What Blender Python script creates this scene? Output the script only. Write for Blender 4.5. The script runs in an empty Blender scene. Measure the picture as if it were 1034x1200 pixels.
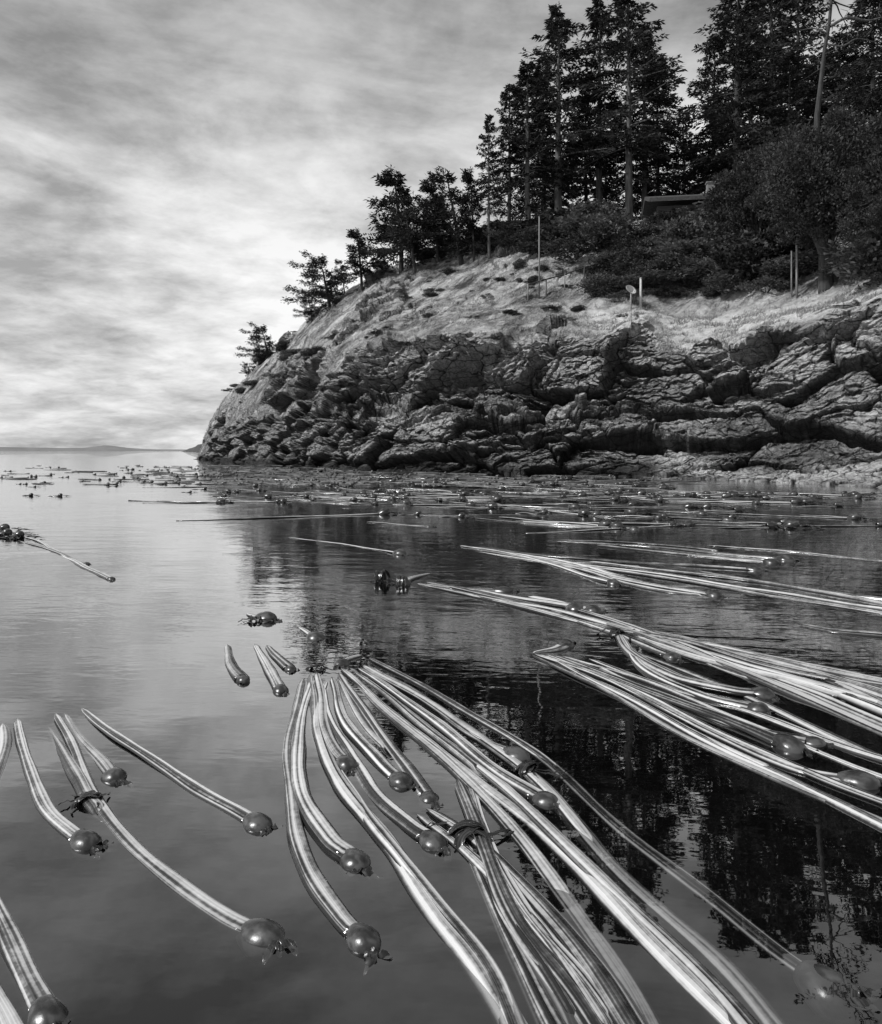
import bpy, math, random
import numpy as np
from mathutils import Vector
random.seed(7); rng=np.random.default_rng(11)
F=942.0; CX=517.0; HY=528.0; H0=1.0
scene=bpy.context.scene; COL=scene.collection

# ------------------------------------------------------------ helpers
def mesh_np(name,V,Fs,smooth=False,attrs=None):
    me=bpy.data.meshes.new(name)
    V=np.asarray(V,dtype=np.float32)
    me.vertices.add(len(V)); me.vertices.foreach_set('co',V.ravel())
    Fs=[np.asarray(f,dtype=np.int32) for f in Fs if len(f)]
    nl=sum(f.size for f in Fs); npoly=sum(len(f) for f in Fs)
    me.loops.add(nl); me.polygons.add(npoly)
    me.loops.foreach_set('vertex_index',np.concatenate([f.ravel() for f in Fs]))
    tot=np.concatenate([np.full(len(f),f.shape[1],dtype=np.int32) for f in Fs])
    st=np.concatenate([[0],np.cumsum(tot)[:-1]]).astype(np.int32)
    me.polygons.foreach_set('loop_start',st); me.polygons.foreach_set('loop_total',tot)
    me.polygons.foreach_set('use_smooth',np.full(npoly,smooth,dtype=bool))
    me.update(calc_edges=True); me.validate()
    if attrs:
        for k,(typ,a) in attrs.items():
            at=me.attributes.new(k,typ,'POINT')
            at.data.foreach_set('vector' if typ=='FLOAT_VECTOR' else 'value',np.asarray(a,dtype=np.float32).ravel())
    return me
def obj(name,me,mat=None,parent=None,loc=None,**props):
    o=bpy.data.objects.new(name,me); COL.objects.link(o)
    if me is not None and mat is not None and len(me.materials)==0: me.materials.append(mat)
    if parent is not None: o.parent=parent
    if loc is not None: o.location=loc
    for k,v in props.items(): o[k]=v
    return o
class Geo:
    def __init__(s): s.V=[];s.T=[];s.Q=[];s.n=0;s.A=[]
    def add(s,V,T=None,Q=None,A=None):
        V=np.asarray(V,float).reshape(-1,3)
        if T is not None and len(T): s.T.append(np.asarray(T,int).reshape(-1,3)+s.n)
        if Q is not None and len(Q): s.Q.append(np.asarray(Q,int).reshape(-1,4)+s.n)
        s.V.append(V); s.A.append(np.zeros((len(V),3)) if A is None else np.asarray(A).reshape(-1,3)); s.n+=len(V)
    def mesh(s,name,smooth=False,attr=False):
        Fs=[]
        if s.T: Fs.append(np.concatenate(s.T))
        if s.Q: Fs.append(np.concatenate(s.Q))
        return mesh_np(name,np.concatenate(s.V),Fs,smooth,{'strand':('FLOAT_VECTOR',np.concatenate(s.A))} if attr else None)
def tube(g,P,R,n=8,flat=1.0,cap=True,up=(0,0,1),groove=0,gph=0):
    P=np.asarray(P,float); m=len(P); R=np.broadcast_to(np.asarray(R,float),(m,))
    T=np.gradient(P,axis=0); T/=np.linalg.norm(T,axis=1,keepdims=True)+1e-9
    up=np.array(up,float); 
    S=np.cross(T,up); bad=np.linalg.norm(S,axis=1)<0.15
    if bad.any(): S=np.cross(T,np.array([0.3,1,0.1]))
    S/=np.linalg.norm(S,axis=1,keepdims=True)+1e-9
    U=np.cross(S,T)
    a=np.linspace(0,2*np.pi,n,endpoint=False)
    gv=(1-groove*(.5+.5*np.cos(5*a+gph)))[None,:,None]
    c=np.cos(a)[None,:,None]; s_=np.sin(a)[None,:,None]
    V=P[:,None,:]+R[:,None,None]*gv*(c*S[:,None,:]+s_*flat*U[:,None,:])
    L=np.concatenate([[0],np.cumsum(np.linalg.norm(np.diff(P,axis=0),axis=1))])
    A=np.stack([np.broadcast_to(c[:,:,0],(m,n)),np.broadcast_to(s_[:,:,0],(m,n)),np.broadcast_to(L[:,None],(m,n))],-1)
    i=np.arange(m-1)[:,None]*n; j=np.arange(n)[None,:]; k=(np.arange(n)+1)%n
    Q=np.stack([i+j,i+k[None,:],i+n+k[None,:],i+n+j],-1).reshape(-1,4)
    V=V.reshape(-1,3);A=A.reshape(-1,3); Tt=[]
    if cap:
        b=len(V); V=np.vstack([V,P[0],P[-1]]);A=np.vstack([A,A[0],A[-1]])
        for q in range(n):
            Tt.append([b,(q+1)%n,q]); Tt.append([b+1,(m-1)*n+q,(m-1)*n+(q+1)%n])
    g.add(V,Tt,Q,A)
def box(g,c,s,rot=0):
    c=np.array(c,float); s=np.array(s,float)/2
    V=np.array([[x,y,z] for x in(-1,1) for y in(-1,1) for z in(-1,1)],float)*s
    cr,sr=math.cos(rot),math.sin(rot)
    V=np.stack([V[:,0]*cr-V[:,1]*sr,V[:,0]*sr+V[:,1]*cr,V[:,2]],1)+c
    g.add(V,None,[[0,1,3,2],[4,6,7,5],[0,4,5,1],[2,3,7,6],[0,2,6,4],[1,5,7,3]])
def hash3(i,j,k,s=0):
    h=(i.astype(np.int64)*374761393+j.astype(np.int64)*668265263+k.astype(np.int64)*2147483647+s*1274126177)&0xffffffff
    h=((h^(h>>13))*1274126177)&0xffffffff; h=((h^(h>>16))*2246822519)&0xffffffff; h=h^(h>>15)
    return (h&0xffffff)/float(0x1000000)
def vnoise(P,s=0):
    I=np.floor(P).astype(np.int64); f=P-I; f=f*f*(3-2*f); r=0
    for a in(0,1):
        for b in(0,1):
            for c in(0,1):
                w=(f[:,0] if a else 1-f[:,0])*(f[:,1] if b else 1-f[:,1])*(f[:,2] if c else 1-f[:,2])
                r=r+w*hash3(I[:,0]+a,I[:,1]+b,I[:,2]+c,s)
    return r*2-1
def fbm(P,o=4,s=0,ridge=False):
    r=0;a=1;t=0
    for q in range(o):
        v=vnoise(P*(2.03**q)+q*17.3,s+q)
        if ridge: v=1-2*np.abs(v)
        r=r+a*v; t+=a;a*=.5
    return r/t
def worley(P,s=0):
    I=np.floor(P).astype(np.int64); F1=np.full(len(P),9.);F2=F1.copy();C=np.zeros(len(P));T=np.zeros(len(P))
    for a in(-1,0,1):
        for b in(-1,0,1):
            for c in(-1,0,1):
                i,j,k=I[:,0]+a,I[:,1]+b,I[:,2]+c
                ox=i+hash3(i,j,k,s)-P[:,0];oy=j+hash3(i,j,k,s+1)-P[:,1];oz=k+hash3(i,j,k,s+2)-P[:,2]
                d=np.sqrt(ox*ox+oy*oy+oz*oz); m=d<F1
                F2=np.where(m,F1,np.minimum(F2,d)); C=np.where(m,hash3(i,j,k,s+3),C)
                T=np.where(m,ox*(hash3(i,j,k,s+4)-.5)*2.2+oz*(hash3(i,j,k,s+5)*1.5+.1),T); F1=np.where(m,d,F1)
    return F1,F2,C,T
def catmull(P,n):
    P=np.asarray(P,float); P=np.vstack([2*P[0]-P[1],P,2*P[-1]-P[-2]]); out=[]
    for i in range(1,len(P)-2):
        p0,p1,p2,p3=P[i-1:i+3]
        for t in np.linspace(0,1,n,endpoint=False):
            out.append(.5*((2*p1)+(-p0+p2)*t+(2*p0-5*p1+4*p2-p3)*t*t+(-p0+3*p1-3*p2+p3)*t**3))
    out.append(P[-2]); return np.array(out)
# ------------------------------------------------------------ materials
def newmat(name):
    m=bpy.data.materials.new(name); m.use_nodes=True; nt=m.node_tree
    return m,nt,nt.nodes['Principled BSDF']
def N(nt,t,**k):
    n=nt.nodes.new(t)
    for a,b in k.items(): setattr(n,a,b)
    return n
def ramp(nt,fac,stops):
    r=N(nt,'ShaderNodeValToRGB'); e=r.color_ramp.elements
    while len(e)<len(stops): e.new(.5)
    for i,(p,v) in enumerate(stops): e[i].position=p; e[i].color=(v,v,v,1)
    nt.links.new(fac,r.inputs[0]); return r.outputs[0]
def noise(nt,vec,scale,detail=4,rough=.55,dist=0):
    n=N(nt,'ShaderNodeTexNoise'); n.inputs['Scale'].default_value=scale; n.inputs['Detail'].default_value=detail
    n.inputs['Roughness'].default_value=rough; n.inputs['Distortion'].default_value=dist
    if vec is not None: nt.links.new(vec,n.inputs['Vector'])
    return n.outputs['Fac']
def math_(nt,op,a,b=None,c=None,clamp=False):
    n=N(nt,'ShaderNodeMath',operation=op); n.use_clamp=clamp
    for i,x in enumerate((a,b,c)):
        if x is None: continue
        if isinstance(x,(int,float)): n.inputs[i].default_value=x
        else: nt.links.new(x,n.inputs[i])
    return n.outputs[0]
def mapping(nt,vec,scale=(1,1,1),rot=(0,0,0),loc=(0,0,0)):
    """rotate first, then stretch"""
    if any(rot):
        r=N(nt,'ShaderNodeMapping'); r.inputs['Rotation'].default_value=rot; nt.links.new(vec,r.inputs['Vector']); vec=r.outputs[0]
    n=N(nt,'ShaderNodeMapping'); n.inputs['Scale'].default_value=scale; n.inputs['Location'].default_value=loc
    nt.links.new(vec,n.inputs['Vector']); return n.outputs[0]
def mixc(nt,f,a,b):
    n=N(nt,'ShaderNodeMix',data_type='RGBA')
    for i,x in ((0,f),(6,a),(7,b)):
        if isinstance(x,(int,float)): n.inputs[i].default_value=x if i==0 else (x,x,x,1)
        else: nt.links.new(x,n.inputs[i])
    return n.outputs[2]
def bump(nt,h,dist,strength=1,nrm=None):
    b=N(nt,'ShaderNodeBump'); b.inputs['Strength'].default_value=strength
    if isinstance(dist,(int,float)): b.inputs['Distance'].default_value=dist
    else: nt.links.new(dist,b.inputs['Distance'])
    nt.links.new(h,b.inputs['Height'])
    if nrm is not None: nt.links.new(nrm,b.inputs['Normal'])
    return b.outputs[0]
def simple(name,lo,hi,scale,rough=.8,bd=0,stretch=(1,1,1),spec=.3):
    m,nt,p=newmat(name); tc=N(nt,'ShaderNodeTexCoord').outputs['Object']
    v=mapping(nt,tc,stretch); f=noise(nt,v,scale,6)
    nt.links.new(ramp(nt,f,[(.3,lo),(.7,hi)]),p.inputs['Base Color']); p.inputs['Roughness'].default_value=rough
    p.inputs['Specular IOR Level'].default_value=spec
    if bd: nt.links.new(bump(nt,f,bd),p.inputs['Normal'])
    return m
M_bark=simple('bark',.05,.14,3,.9,.05,(3,3,.5))
M_barkd=simple('dark_bark',.02,.06,3,.9,.05,(3,3,.5))
M_wood=simple('weathered_wood',.10,.25,5,.85,.02,(4,4,.4))
M_roof=simple('roof_shingle',.03,.07,8,.8,.02)
M_wall=simple('wall_board',.04,.08,4,.8,.01,(.3,.3,6))
M_trim=simple('dark_trim_paint',.05,.08,4,.6)
M_white=simple('white_paint',.42,.6,3,.6)
M_glass=simple('window_glass',.02,.03,2,.08,0,(1,1,1),.6)
M_metal=simple('dull_metal',.2,.35,8,.45)
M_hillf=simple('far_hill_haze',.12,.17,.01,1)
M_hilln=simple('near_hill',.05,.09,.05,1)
def foliage(name,lo,hi,tr=.25):
    m,nt,p=newmat(name); g=N(nt,'ShaderNodeNewGeometry')
    tc=N(nt,'ShaderNodeTexCoord').outputs['Object']; oi=N(nt,'ShaderNodeObjectInfo').outputs['Random']
    f=noise(nt,tc,.9,3); r=g.outputs['Random Per Island']
    s=math_(nt,'ADD',math_(nt,'MULTIPLY',f,.5),math_(nt,'ADD',math_(nt,'MULTIPLY',r,.25),math_(nt,'MULTIPLY',oi,.25)))
    c=ramp(nt,s,[(.3,lo),(.72,hi)])
    nt.links.new(c,p.inputs['Base Color']); p.inputs['Roughness'].default_value=.65; p.inputs['Specular IOR Level'].default_value=.15
    t=N(nt,'ShaderNodeBsdfTranslucent'); nt.links.new(c,t.inputs[0]); mx=N(nt,'ShaderNodeMixShader'); mx.inputs[0].default_value=tr
    nt.links.new(p.outputs[0],mx.inputs[1]); nt.links.new(t.outputs[0],mx.inputs[2]); nt.links.new(mx.outputs[0],nt.nodes['Material Output'].inputs[0])
    return m
M_fir=foliage('fir_needles',.005,.034); M_pine=foliage('pine_needles',.008,.035); M_leaf=foliage('broad_leaves',.008,.065)
M_shrub=foliage('shrub_leaves',.008,.13); M_grass=foliage('dry_grass',.16,.5,.3)

# terrain material
M_ter,nt,p=newmat('rock_and_grass')
tc=N(nt,'ShaderNodeTexCoord').outputs['Object']
gm=N(nt,'ShaderNodeAttribute',attribute_name='grass').outputs['Fac']
cr=N(nt,'ShaderNodeAttribute',attribute_name='crack_shade').outputs['Fac']
wet=N(nt,'ShaderNodeAttribute',attribute_name='wet').outputs['Fac']
pale=N(nt,'ShaderNodeAttribute',attribute_name='pale').outputs['Fac']
n1=noise(nt,mapping(nt,tc,(.4,.4,1.3),(0,.12,0)),1.0,12,.68,.8); n2=noise(nt,tc,4,12,.78); n0=noise(nt,tc,.3,4)
s=math_(nt,'ADD',math_(nt,'MULTIPLY',n1,.35),math_(nt,'ADD',math_(nt,'MULTIPLY',n2,.4),math_(nt,'MULTIPLY',n0,.25)))
rock=ramp(nt,s,[(.39,.045),(.45,.17),(.51,.38),(.59,.7)])
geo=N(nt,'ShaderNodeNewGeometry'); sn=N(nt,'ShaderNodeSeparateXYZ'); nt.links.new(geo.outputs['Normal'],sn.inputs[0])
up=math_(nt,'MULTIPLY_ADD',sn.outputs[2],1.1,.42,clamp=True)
rock=mixc(nt,up,math_(nt,'MULTIPLY',rock,.36),rock)  # lichen-pale tops; shade of steep faces and undersides painted into the rock
rock=mixc(nt,math_(nt,'MULTIPLY',cr,.85,clamp=True),rock,.010)
def frac(scale,w,rot,st):
    v=N(nt,'ShaderNodeTexVoronoi',feature='DISTANCE_TO_EDGE'); v.inputs['Scale'].default_value=scale
    wv=N(nt,'ShaderNodeVectorMath',operation='ADD'); nz_=N(nt,'ShaderNodeTexNoise'); nz_.inputs['Scale'].default_value=2.0; nt.links.new(tc,nz_.inputs['Vector'])
    sc_=N(nt,'ShaderNodeVectorMath',operation='SCALE'); sc_.inputs['Scale'].default_value=.35; nt.links.new(nz_.outputs['Color'],sc_.inputs[0])
    nt.links.new(tc,wv.inputs[0]); nt.links.new(sc_.outputs[0],wv.inputs[1]); nt.links.new(mapping(nt,wv.outputs[0],st,rot),v.inputs['Vector'])
    return math_(nt,'MINIMUM',math_(nt,'DIVIDE',v.outputs['Distance'],w),1.0)
fa=frac(.8,.04,(0,.15,0),(.8,.8,2.0)); fb=frac(2.4,.06,(0,-.2,.3),(.8,.8,1.8))
ff=math_(nt,'MULTIPLY',fa,math_(nt,'MULTIPLY_ADD',fb,.6,.4))
rock=mixc(nt,ff,math_(nt,'MULTIPLY',rock,.2),rock)
rock=mixc(nt,math_(nt,'MULTIPLY',wet,.92,clamp=True),rock,.010)
rock=mixc(nt,math_(nt,'MULTIPLY',pale,.75,clamp=True),rock,math_(nt,'MULTIPLY',ff,ramp(nt,n2,[(.35,.22),(.56,.8)])))
gn=noise(nt,tc,3.0,12,.8); gn2=noise(nt,mapping(nt,tc,(.16,.6,1.6),(0,.75,0)),.9,9,.7,.5); gn3=noise(nt,tc,.5,5,.6)
gs=math_(nt,'ADD',math_(nt,'MULTIPLY',gn,.3),math_(nt,'ADD',math_(nt,'MULTIPLY',gn2,.5),math_(nt,'MULTIPLY',gn3,.2)))
grass=ramp(nt,gs,[(.42,.04),(.465,.16),(.51,.36),(.58,.62)])
grass=mixc(nt,math_(nt,'MULTIPLY',pale,.9,clamp=True),grass,ramp(nt,gn,[(.36,.35),(.44,.6),(.58,.8)]))
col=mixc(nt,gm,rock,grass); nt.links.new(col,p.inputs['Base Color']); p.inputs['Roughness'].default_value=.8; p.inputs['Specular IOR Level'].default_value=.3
hh=math_(nt,'ADD',n2,math_(nt,'MULTIPLY',math_(nt,'MULTIPLY',ff,math_(nt,'SUBTRACT',1.0,gm)),.5))
nt.links.new(bump(nt,hh,.24,1,bump(nt,n1,.6,1,bump(nt,gn,.2))),p.inputs['Normal'])

# kelp materials
def kelpmat(name,stops,rough,sc=(1.5,1.5,.3),edge=True,bd=.003):
    m,nt,p=newmat(name)
    a=N(nt,'ShaderNodeAttribute',attribute_name='strand').outputs['Vector']
    rnd=N(nt,'ShaderNodeObjectInfo').outputs['Random']
    v=N(nt,'ShaderNodeVectorMath',operation='ADD'); nt.links.new(mapping(nt,a,sc),v.inputs[0])
    cb=N(nt,'ShaderNodeCombineXYZ'); nt.links.new(math_(nt,'MULTIPLY',rnd,60),cb.inputs[2]); nt.links.new(cb.outputs[0],v.inputs[1])
    f=noise(nt,v.outputs[0],1.2,2,.5)
    tc=N(nt,'ShaderNodeTexCoord').outputs['Object']; f2=noise(nt,tc,60,4,.6); f3=noise(nt,tc,6,5)
    s=math_(nt,'ADD',math_(nt,'MULTIPLY',f,.68),math_(nt,'ADD',math_(nt,'MULTIPLY',f2,.10),math_(nt,'MULTIPLY',f3,.22)))
    c=ramp(nt,s,stops)
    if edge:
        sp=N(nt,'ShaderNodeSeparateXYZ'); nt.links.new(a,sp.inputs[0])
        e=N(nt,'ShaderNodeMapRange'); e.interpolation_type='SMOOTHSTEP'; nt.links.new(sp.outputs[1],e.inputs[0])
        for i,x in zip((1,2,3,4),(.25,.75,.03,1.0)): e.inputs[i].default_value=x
        c=mixc(nt,e.outputs[0],.008,c)  # shade on the tube's sides and underside painted in, along with waterline wetness
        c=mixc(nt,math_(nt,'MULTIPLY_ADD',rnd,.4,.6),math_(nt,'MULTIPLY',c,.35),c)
    nt.links.new(c,p.inputs['Base Color'])
    nt.links.new(ramp(nt,f3,[(.35,rough*.7),(.7,min(1,rough*1.5))]),p.inputs['Roughness'])
    nt.links.new(bump(nt,f,bd,1,bump(nt,f2,.0006)),p.inputs['Normal'])
    return m
M_stipe=kelpmat('kelp_stipe_skin',[(.41,.015),(.46,.08),(.505,.32),(.59,.60)],.17,(1.9,1.3,.22))  # lengthwise stripes put wet sky reflections and highlights into the skin colour
M_bulb=kelpmat('kelp_bulb_skin',[(.38,.010),(.5,.024),(.6,.06)],.24,(1.2,1.2,.8),False,.0015)
M_frond=kelpmat('kelp_frond_skin',[(.36,.005),(.49,.015),(.6,.04)],.2,(1.5,1.5,.3),False)
M_far=simple('far_kelp',.01,.15,.8,.35)

# water
M_wat=bpy.data.materials.new('sea_water_surface'); M_wat.use_nodes=True; nt=M_wat.node_tree; nt.nodes.remove(nt.nodes['Principled BSDF'])
tc=N(nt,'ShaderNodeTexCoord').outputs['Object']
sx=N(nt,'ShaderNodeSeparateXYZ'); nt.links.new(tc,sx.inputs[0])
mr=N(nt,'ShaderNodeMapRange'); nt.links.new(sx.outputs[1],mr.inputs[0])
for i,v in zip((1,2,3,4),(1.8,6,.12,1.0)): mr.inputs[i].default_value=v
calm=mr.outputs[0]
patch=ramp(nt,noise(nt,tc,.25,3),[(.4,.4),(.62,1.0)])
amp=math_(nt,'MULTIPLY',calm,patch)
w1=noise(nt,mapping(nt,tc,(.5,1.3,1),(0,0,.15)),4.5,3,.5,.4)
w2=noise(nt,mapping(nt,tc,(.6,1.1,1),(0,0,-.2)),1.1,2,.5,.3)
w3=noise(nt,mapping(nt,tc,(.7,1.4,1)),14,2,.5)
b1=bump(nt,w1,math_(nt,'MULTIPLY',amp,.0052)); b2=bump(nt,w2,math_(nt,'MULTIPLY',calm,.009),1,b1); b3=bump(nt,w3,math_(nt,'MULTIPLY',amp,.0014),1,b2)
lw=N(nt,'ShaderNodeLayerWeight'); lw.inputs['Blend'].default_value=.5; nt.links.new(b3,lw.inputs['Normal'])
fr=math_(nt,'MULTIPLY_ADD',math_(nt,'POWER',lw.outputs['Facing'],2.5),.95,.04,clamp=True)
gl=N(nt,'ShaderNodeBsdfGlossy'); gl.inputs['Color'].default_value=(1,1,1,1); gl.inputs['Roughness'].default_value=.01; nt.links.new(b3,gl.inputs['Normal'])
df=N(nt,'ShaderNodeBsdfDiffuse'); df.inputs['Color'].default_value=(.003,.003,.003,1)
tr=N(nt,'ShaderNodeBsdfTransparent'); tr.inputs['Color'].default_value=(.85,.85,.85,1)
m1=N(nt,'ShaderNodeMixShader'); m1.inputs[0].default_value=.85; nt.links.new(df.outputs[0],m1.inputs[1]); nt.links.new(tr.outputs[0],m1.inputs[2])
m2=N(nt,'ShaderNodeMixShader'); nt.links.new(fr,m2.inputs[0]); nt.links.new(m1.outputs[0],m2.inputs[1]); nt.links.new(gl.outputs[0],m2.inputs[2])
nt.links.new(m2.outputs[0],nt.nodes['Material Output'].inputs[0])
M_bed=simple('dark_seabed',.002,.005,.5,1,0,(1,1,1),0)

def sheet(name,s,z,mat,**k):
    xs=np.array([-s,-60,-6,6,60,s]); ys=np.array([-200,-5,5,60,400,s])
    V=[[x,y,z] for y in ys for x in xs]; Q=[[j*6+i,j*6+i+1,(j+1)*6+i+1,(j+1)*6+i] for j in range(5) for i in range(5)]
    return obj(name,mesh_np(name,V,[Q]),mat,**k)
sheet('sea_water',9000,0,M_wat,kind='structure',label='calm grey sea with small ripples and reflections',category='water')
sheet('seabed_ground',9000,-4,M_bed,kind='structure',label='dark sea floor under the water',category='ground')

# ------------------------------------------------------------ headland
ST=[ # px, dW, L, M, T, G, R  (py,d)
(226,93,(548,94),(548,95),(548,96),(548,97),(548,98),0),
(238,88,(538,89),(534,89.5),(528,90),(524,92),(522,94),0),
(246,83,(530,84),(518,85),(506,87),(501,89),(495,92),0),
(258,78,(525,79),(508,80),(488,82),(475,85),(468,88),0),
(275,72,(522,73),(502,74.5),(477,77),(462,80),(454,84),0),
(300,64,(525,65),(497,67),(466,70),(444,75),(432,80),0),
(345,52,(528,54),(490,56),(440,61),(408,67),(392,73),.1),
(368,48,(520,49),(485,52),(420,57),(385,64),(365,71),.3),
(400,42,(512,43.5),(480,46),(415,50),(375,60),(338,70),.6),
(440,39,(500,40.5),(477,43),(405,46),(360,57),(316,68),.8),
(520,35,(500,36.5),(480,39.5),(402,42),(350,53),(300,65),1),
(600,33,(497,34.5),(476,37.5),(402,39.5),(345,50),(285,61),1),
(640,32.3,(502,33.8),(478,36.6),(390,38.6),(352,48),(279,59.5),1),
(665,31.8,(504,33.3),(479,36),(388,38),(358,46.5),(275,59),1),
(700,31.3,(508,32.8),(479,35.4),(398,37.2),(364,44.5),(270,58.2),1),
(732,30.9,(513,32.2),(476,34.7),(380,36.6),(363,43.2),(266,57.2),1),
(760,30.4,(515,32),(472,34.4),(378,36.3),(363,43),(264,57),1),
(790,29.8,(516,31.3),(470,33.8),(402,35.6),(366,43),(262,57),1),
(850,27,(545,29.5),(460,31.5),(398,33.5),(362,41),(255,56),1),
(940,24.5,(546,28),(450,30),(370,32.5),(347,37),(255,54),1),
(1034,21.5,(545,26),(450,28),(345,30.5),(322,34),(250,52),1),
(1200,18,(545,22),(430,24),(320,27),(290,31),(220,48),1),
(1600,13,(540,15),(420,18),(270,21),(230,25),(150,40),1)]
spx=np.array([s[0] for s in ST],float)
def zof(py,d): return H0-(py-HY)*d/F
ctl=[]
for s in ST:
    dW=s[1]; row=[(-4.2,dW-3.5),(0,dW)]
    for (py,d) in s[2:7]: row.append((zof(py,d),d))
    zR,dR=row[-1]; w=s[7]
    row.append((w*(zR+1.0)+(1-w)*min(zR-3,zR*.5),dR+(22 if w>.5 else 8)))
    row.append((w*(zR-2)+(1-w)*-4,dR+(60 if w>.5 else 22)))
    ctl.append(row)
ctl=np.array(ctl)
cols=np.concatenate([np.linspace(226,1060,1000,endpoint=False),np.linspace(1060,1600,120)])
C=np.stack([np.stack([np.interp(cols,spx,ctl[:,k,q]) for q in(0,1)],-1) for k in range(9)],1)
ker=np.hanning(25);ker/=ker.sum()
for k in range(9):
    for q in(0,1):
        a=np.pad(C[:,k,q],12,mode='edge'); sm=np.convolve(a,ker,'valid'); w=np.clip((cols-240)/40,0,1); C[:,k,q]=C[:,k,q]*(1-w)+sm*w
seg=[6,90,90,150,70,70,12,6]
vv=np.concatenate([np.linspace(k,k+1,n,endpoint=False) for k,n in enumerate(seg)]+[[8.0]])
NR=len(vv);NC=len(cols)
Z=np.zeros((NC,NR));D=np.zeros((NC,NR)); k0=np.clip(np.floor(vv).astype(int),0,7); f=vv-k0
for r in range(NR):
    Z[:,r]=C[:,k0[r],0]*(1-f[r])+C[:,k0[r]+1,0]*f[r]; D[:,r]=C[:,k0[r],1]*(1-f[r])+C[:,k0[r]+1,1]*f[r]
Zb,Db=Z.copy(),D.copy()
X=(cols[:,None]-CX)/F*D
P=np.stack([X,D,Z],-1)
def gnormals(P):
    a=np.gradient(P,axis=0);b=np.gradient(P,axis=1); n=np.cross(a,b); n/=np.linalg.norm(n,axis=-1,keepdims=True)+1e-9
    return n
Nn=gnormals(P)
for _ in range(3):
    for ax in(0,1):
        for _ in range(4): Nn=(np.roll(Nn,1,ax)+np.roll(Nn,-1,ax)+Nn)/3
Nn/=np.linalg.norm(Nn,axis=-1,keepdims=True)+1e-9
fl=P.reshape(-1,3)
VV=np.broadcast_to(vv,(NC,NR)).ravel(); PX=np.repeat(cols,NR)
q=fl+0.22*np.stack([fbm(fl*1.1,5,5),fbm(fl*1.1,5,9),fbm(fl*1.1,5,13)],-1)
tilt=np.stack([q[:,0]+.35*q[:,2],q[:,1],q[:,2]-.13*q[:,0]],-1)
low=np.clip((2.9-VV)*3,0,1)
F1,F2,C1,T1=worley(tilt*np.array([.36,.34,.5]),1); e1=F2-F1
B1,B2,C0,T0=worley(tilt*np.array([.3,.28,.95])+31,61); e0=B2-B1
G1,G2,C2,T2=worley(tilt*np.array([.9,.85,1.3])+7,21); e2=G2-G1
K1,K2,C3,T3=worley(tilt*np.array([2.2,2.2,3.6])+3,41); e3=K2-K1
big=fbm(fl*.14,4,55); mid=fbm(fl*.7,5,66,True); fine=fbm(fl*2.8,4,77,True)
pm=np.clip(.6+2.4*fbm(fl*.25,3,88),.2,1)
boul=(C1-.5)*1.3+T1*1.05-.45*np.exp(-(e1/.03)**2)
ledge=(C0-.5)*1.2+T0*.9-.4*np.exp(-(e0/.035)**2)
rk=boul*(1-low)+ledge*low+pm*((C2-.5)*.5+T2*.5-.15*np.exp(-(e2/.04)**2))+(.35+.6*pm)*((C3-.5)*.17+T3*.18-.04*np.exp(-(e3/.08)**2))+big*.6+mid*.2+fine*.10
rk*=np.where(VV<2,.55+.45*np.clip(VV-1,0,1),1)
gr=big*.7+fbm(fl*.6,5,69)*.35+fbm(fl*2.,3,70)*.10
notch=-1.0*np.exp(-((VV-3.0)/.06)**2)*np.clip(.4+1.3*vnoise(fl*.3,8),0,1.3)*np.clip((800-PX)/60,.2,1)
topw=4.0+.45*fbm(fl*.5,5,91)-.9*np.clip((430-PX)/60,0,1)+.16*np.exp(-((PX-748)/24)**2)+.16*np.exp(-((PX-655)/24)**2)
wc=np.clip((680-PX)/40,0,1)
gq=np.stack([(fl[:,0]*.75+fl[:,2]*.65)*.22,fl[:,1]*.12,(fl[:,2]*.75-fl[:,0]*.65)*.75],-1)
outn=fbm(gq,5,123)+.35*fbm(fl*.9,4,124)
outc=np.clip((outn-(.36-.30*wc))*6,0,1)*(VV<6.1)
gmask=1/(1+np.exp(-(VV-topw+.05)*14)); gmask=np.clip(gmask*(1-outc*.9),0,1)
sc=np.clip((fl[:,1]-13)/20,.6,1.25)*(1-.35*np.clip((330-PX)/60,0,1))
edge=np.clip((PX-226)/14,0,1)
under=np.clip(VV/1.0,.15,1)
disp=(rk*np.where(VV>4.05,.5,1)*(1-gmask)+gr*gmask+notch)*edge*under
dirn=Nn.reshape(-1,3)*.75+np.array([0,-.2,.1])
P2=fl+disp[:,None]*dirn*sc[:,None]
crack_shade=np.clip((1-low)*np.exp(-(e1/.028)**2)+low*np.exp(-(e0/.03)**2)+.8*pm*np.exp(-(e2/.03)**2)+.35*pm*np.exp(-(e3/.05)**2)+.9*np.clip(-notch,0,1),0,1)*(1-gmask)  # dark rock cracks, plus overhang shade painted into the notch
rt=np.clip((PX-760)/60,0,1)
wet=np.clip(1.0-(P2[:,2]-.42+.35*mid)/.5,0,1)*(1-.95*rt*(VV<2.05))
pale=rt*np.clip((2.04-VV)*6,0,1)*np.clip((P2[:,2]-.05)*8,0,1)+np.clip((PX-640)/60,0,1)*np.clip((VV-3.8)*5,0,1)*np.clip((5.1-VV)*5,0,1)
pale=np.maximum(pale,.8*np.clip((VV-3.1)*2,0,1)*(1-gmask)*np.clip(.45+1.8*big+.35*np.clip((PX-560)/80,0,1),0,1))
slopeN=gnormals(P2.reshape(NC,NR,3)).reshape(-1,3)
sgn=np.sign(np.median(slopeN[:,2])) ; nz=slopeN[:,2]*sgn
gmask=gmask*np.clip((nz-.15)*4,0,1)
i=np.arange(NC-1)[:,None]*NR; j=np.arange(NR-1)[None,:]
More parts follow.
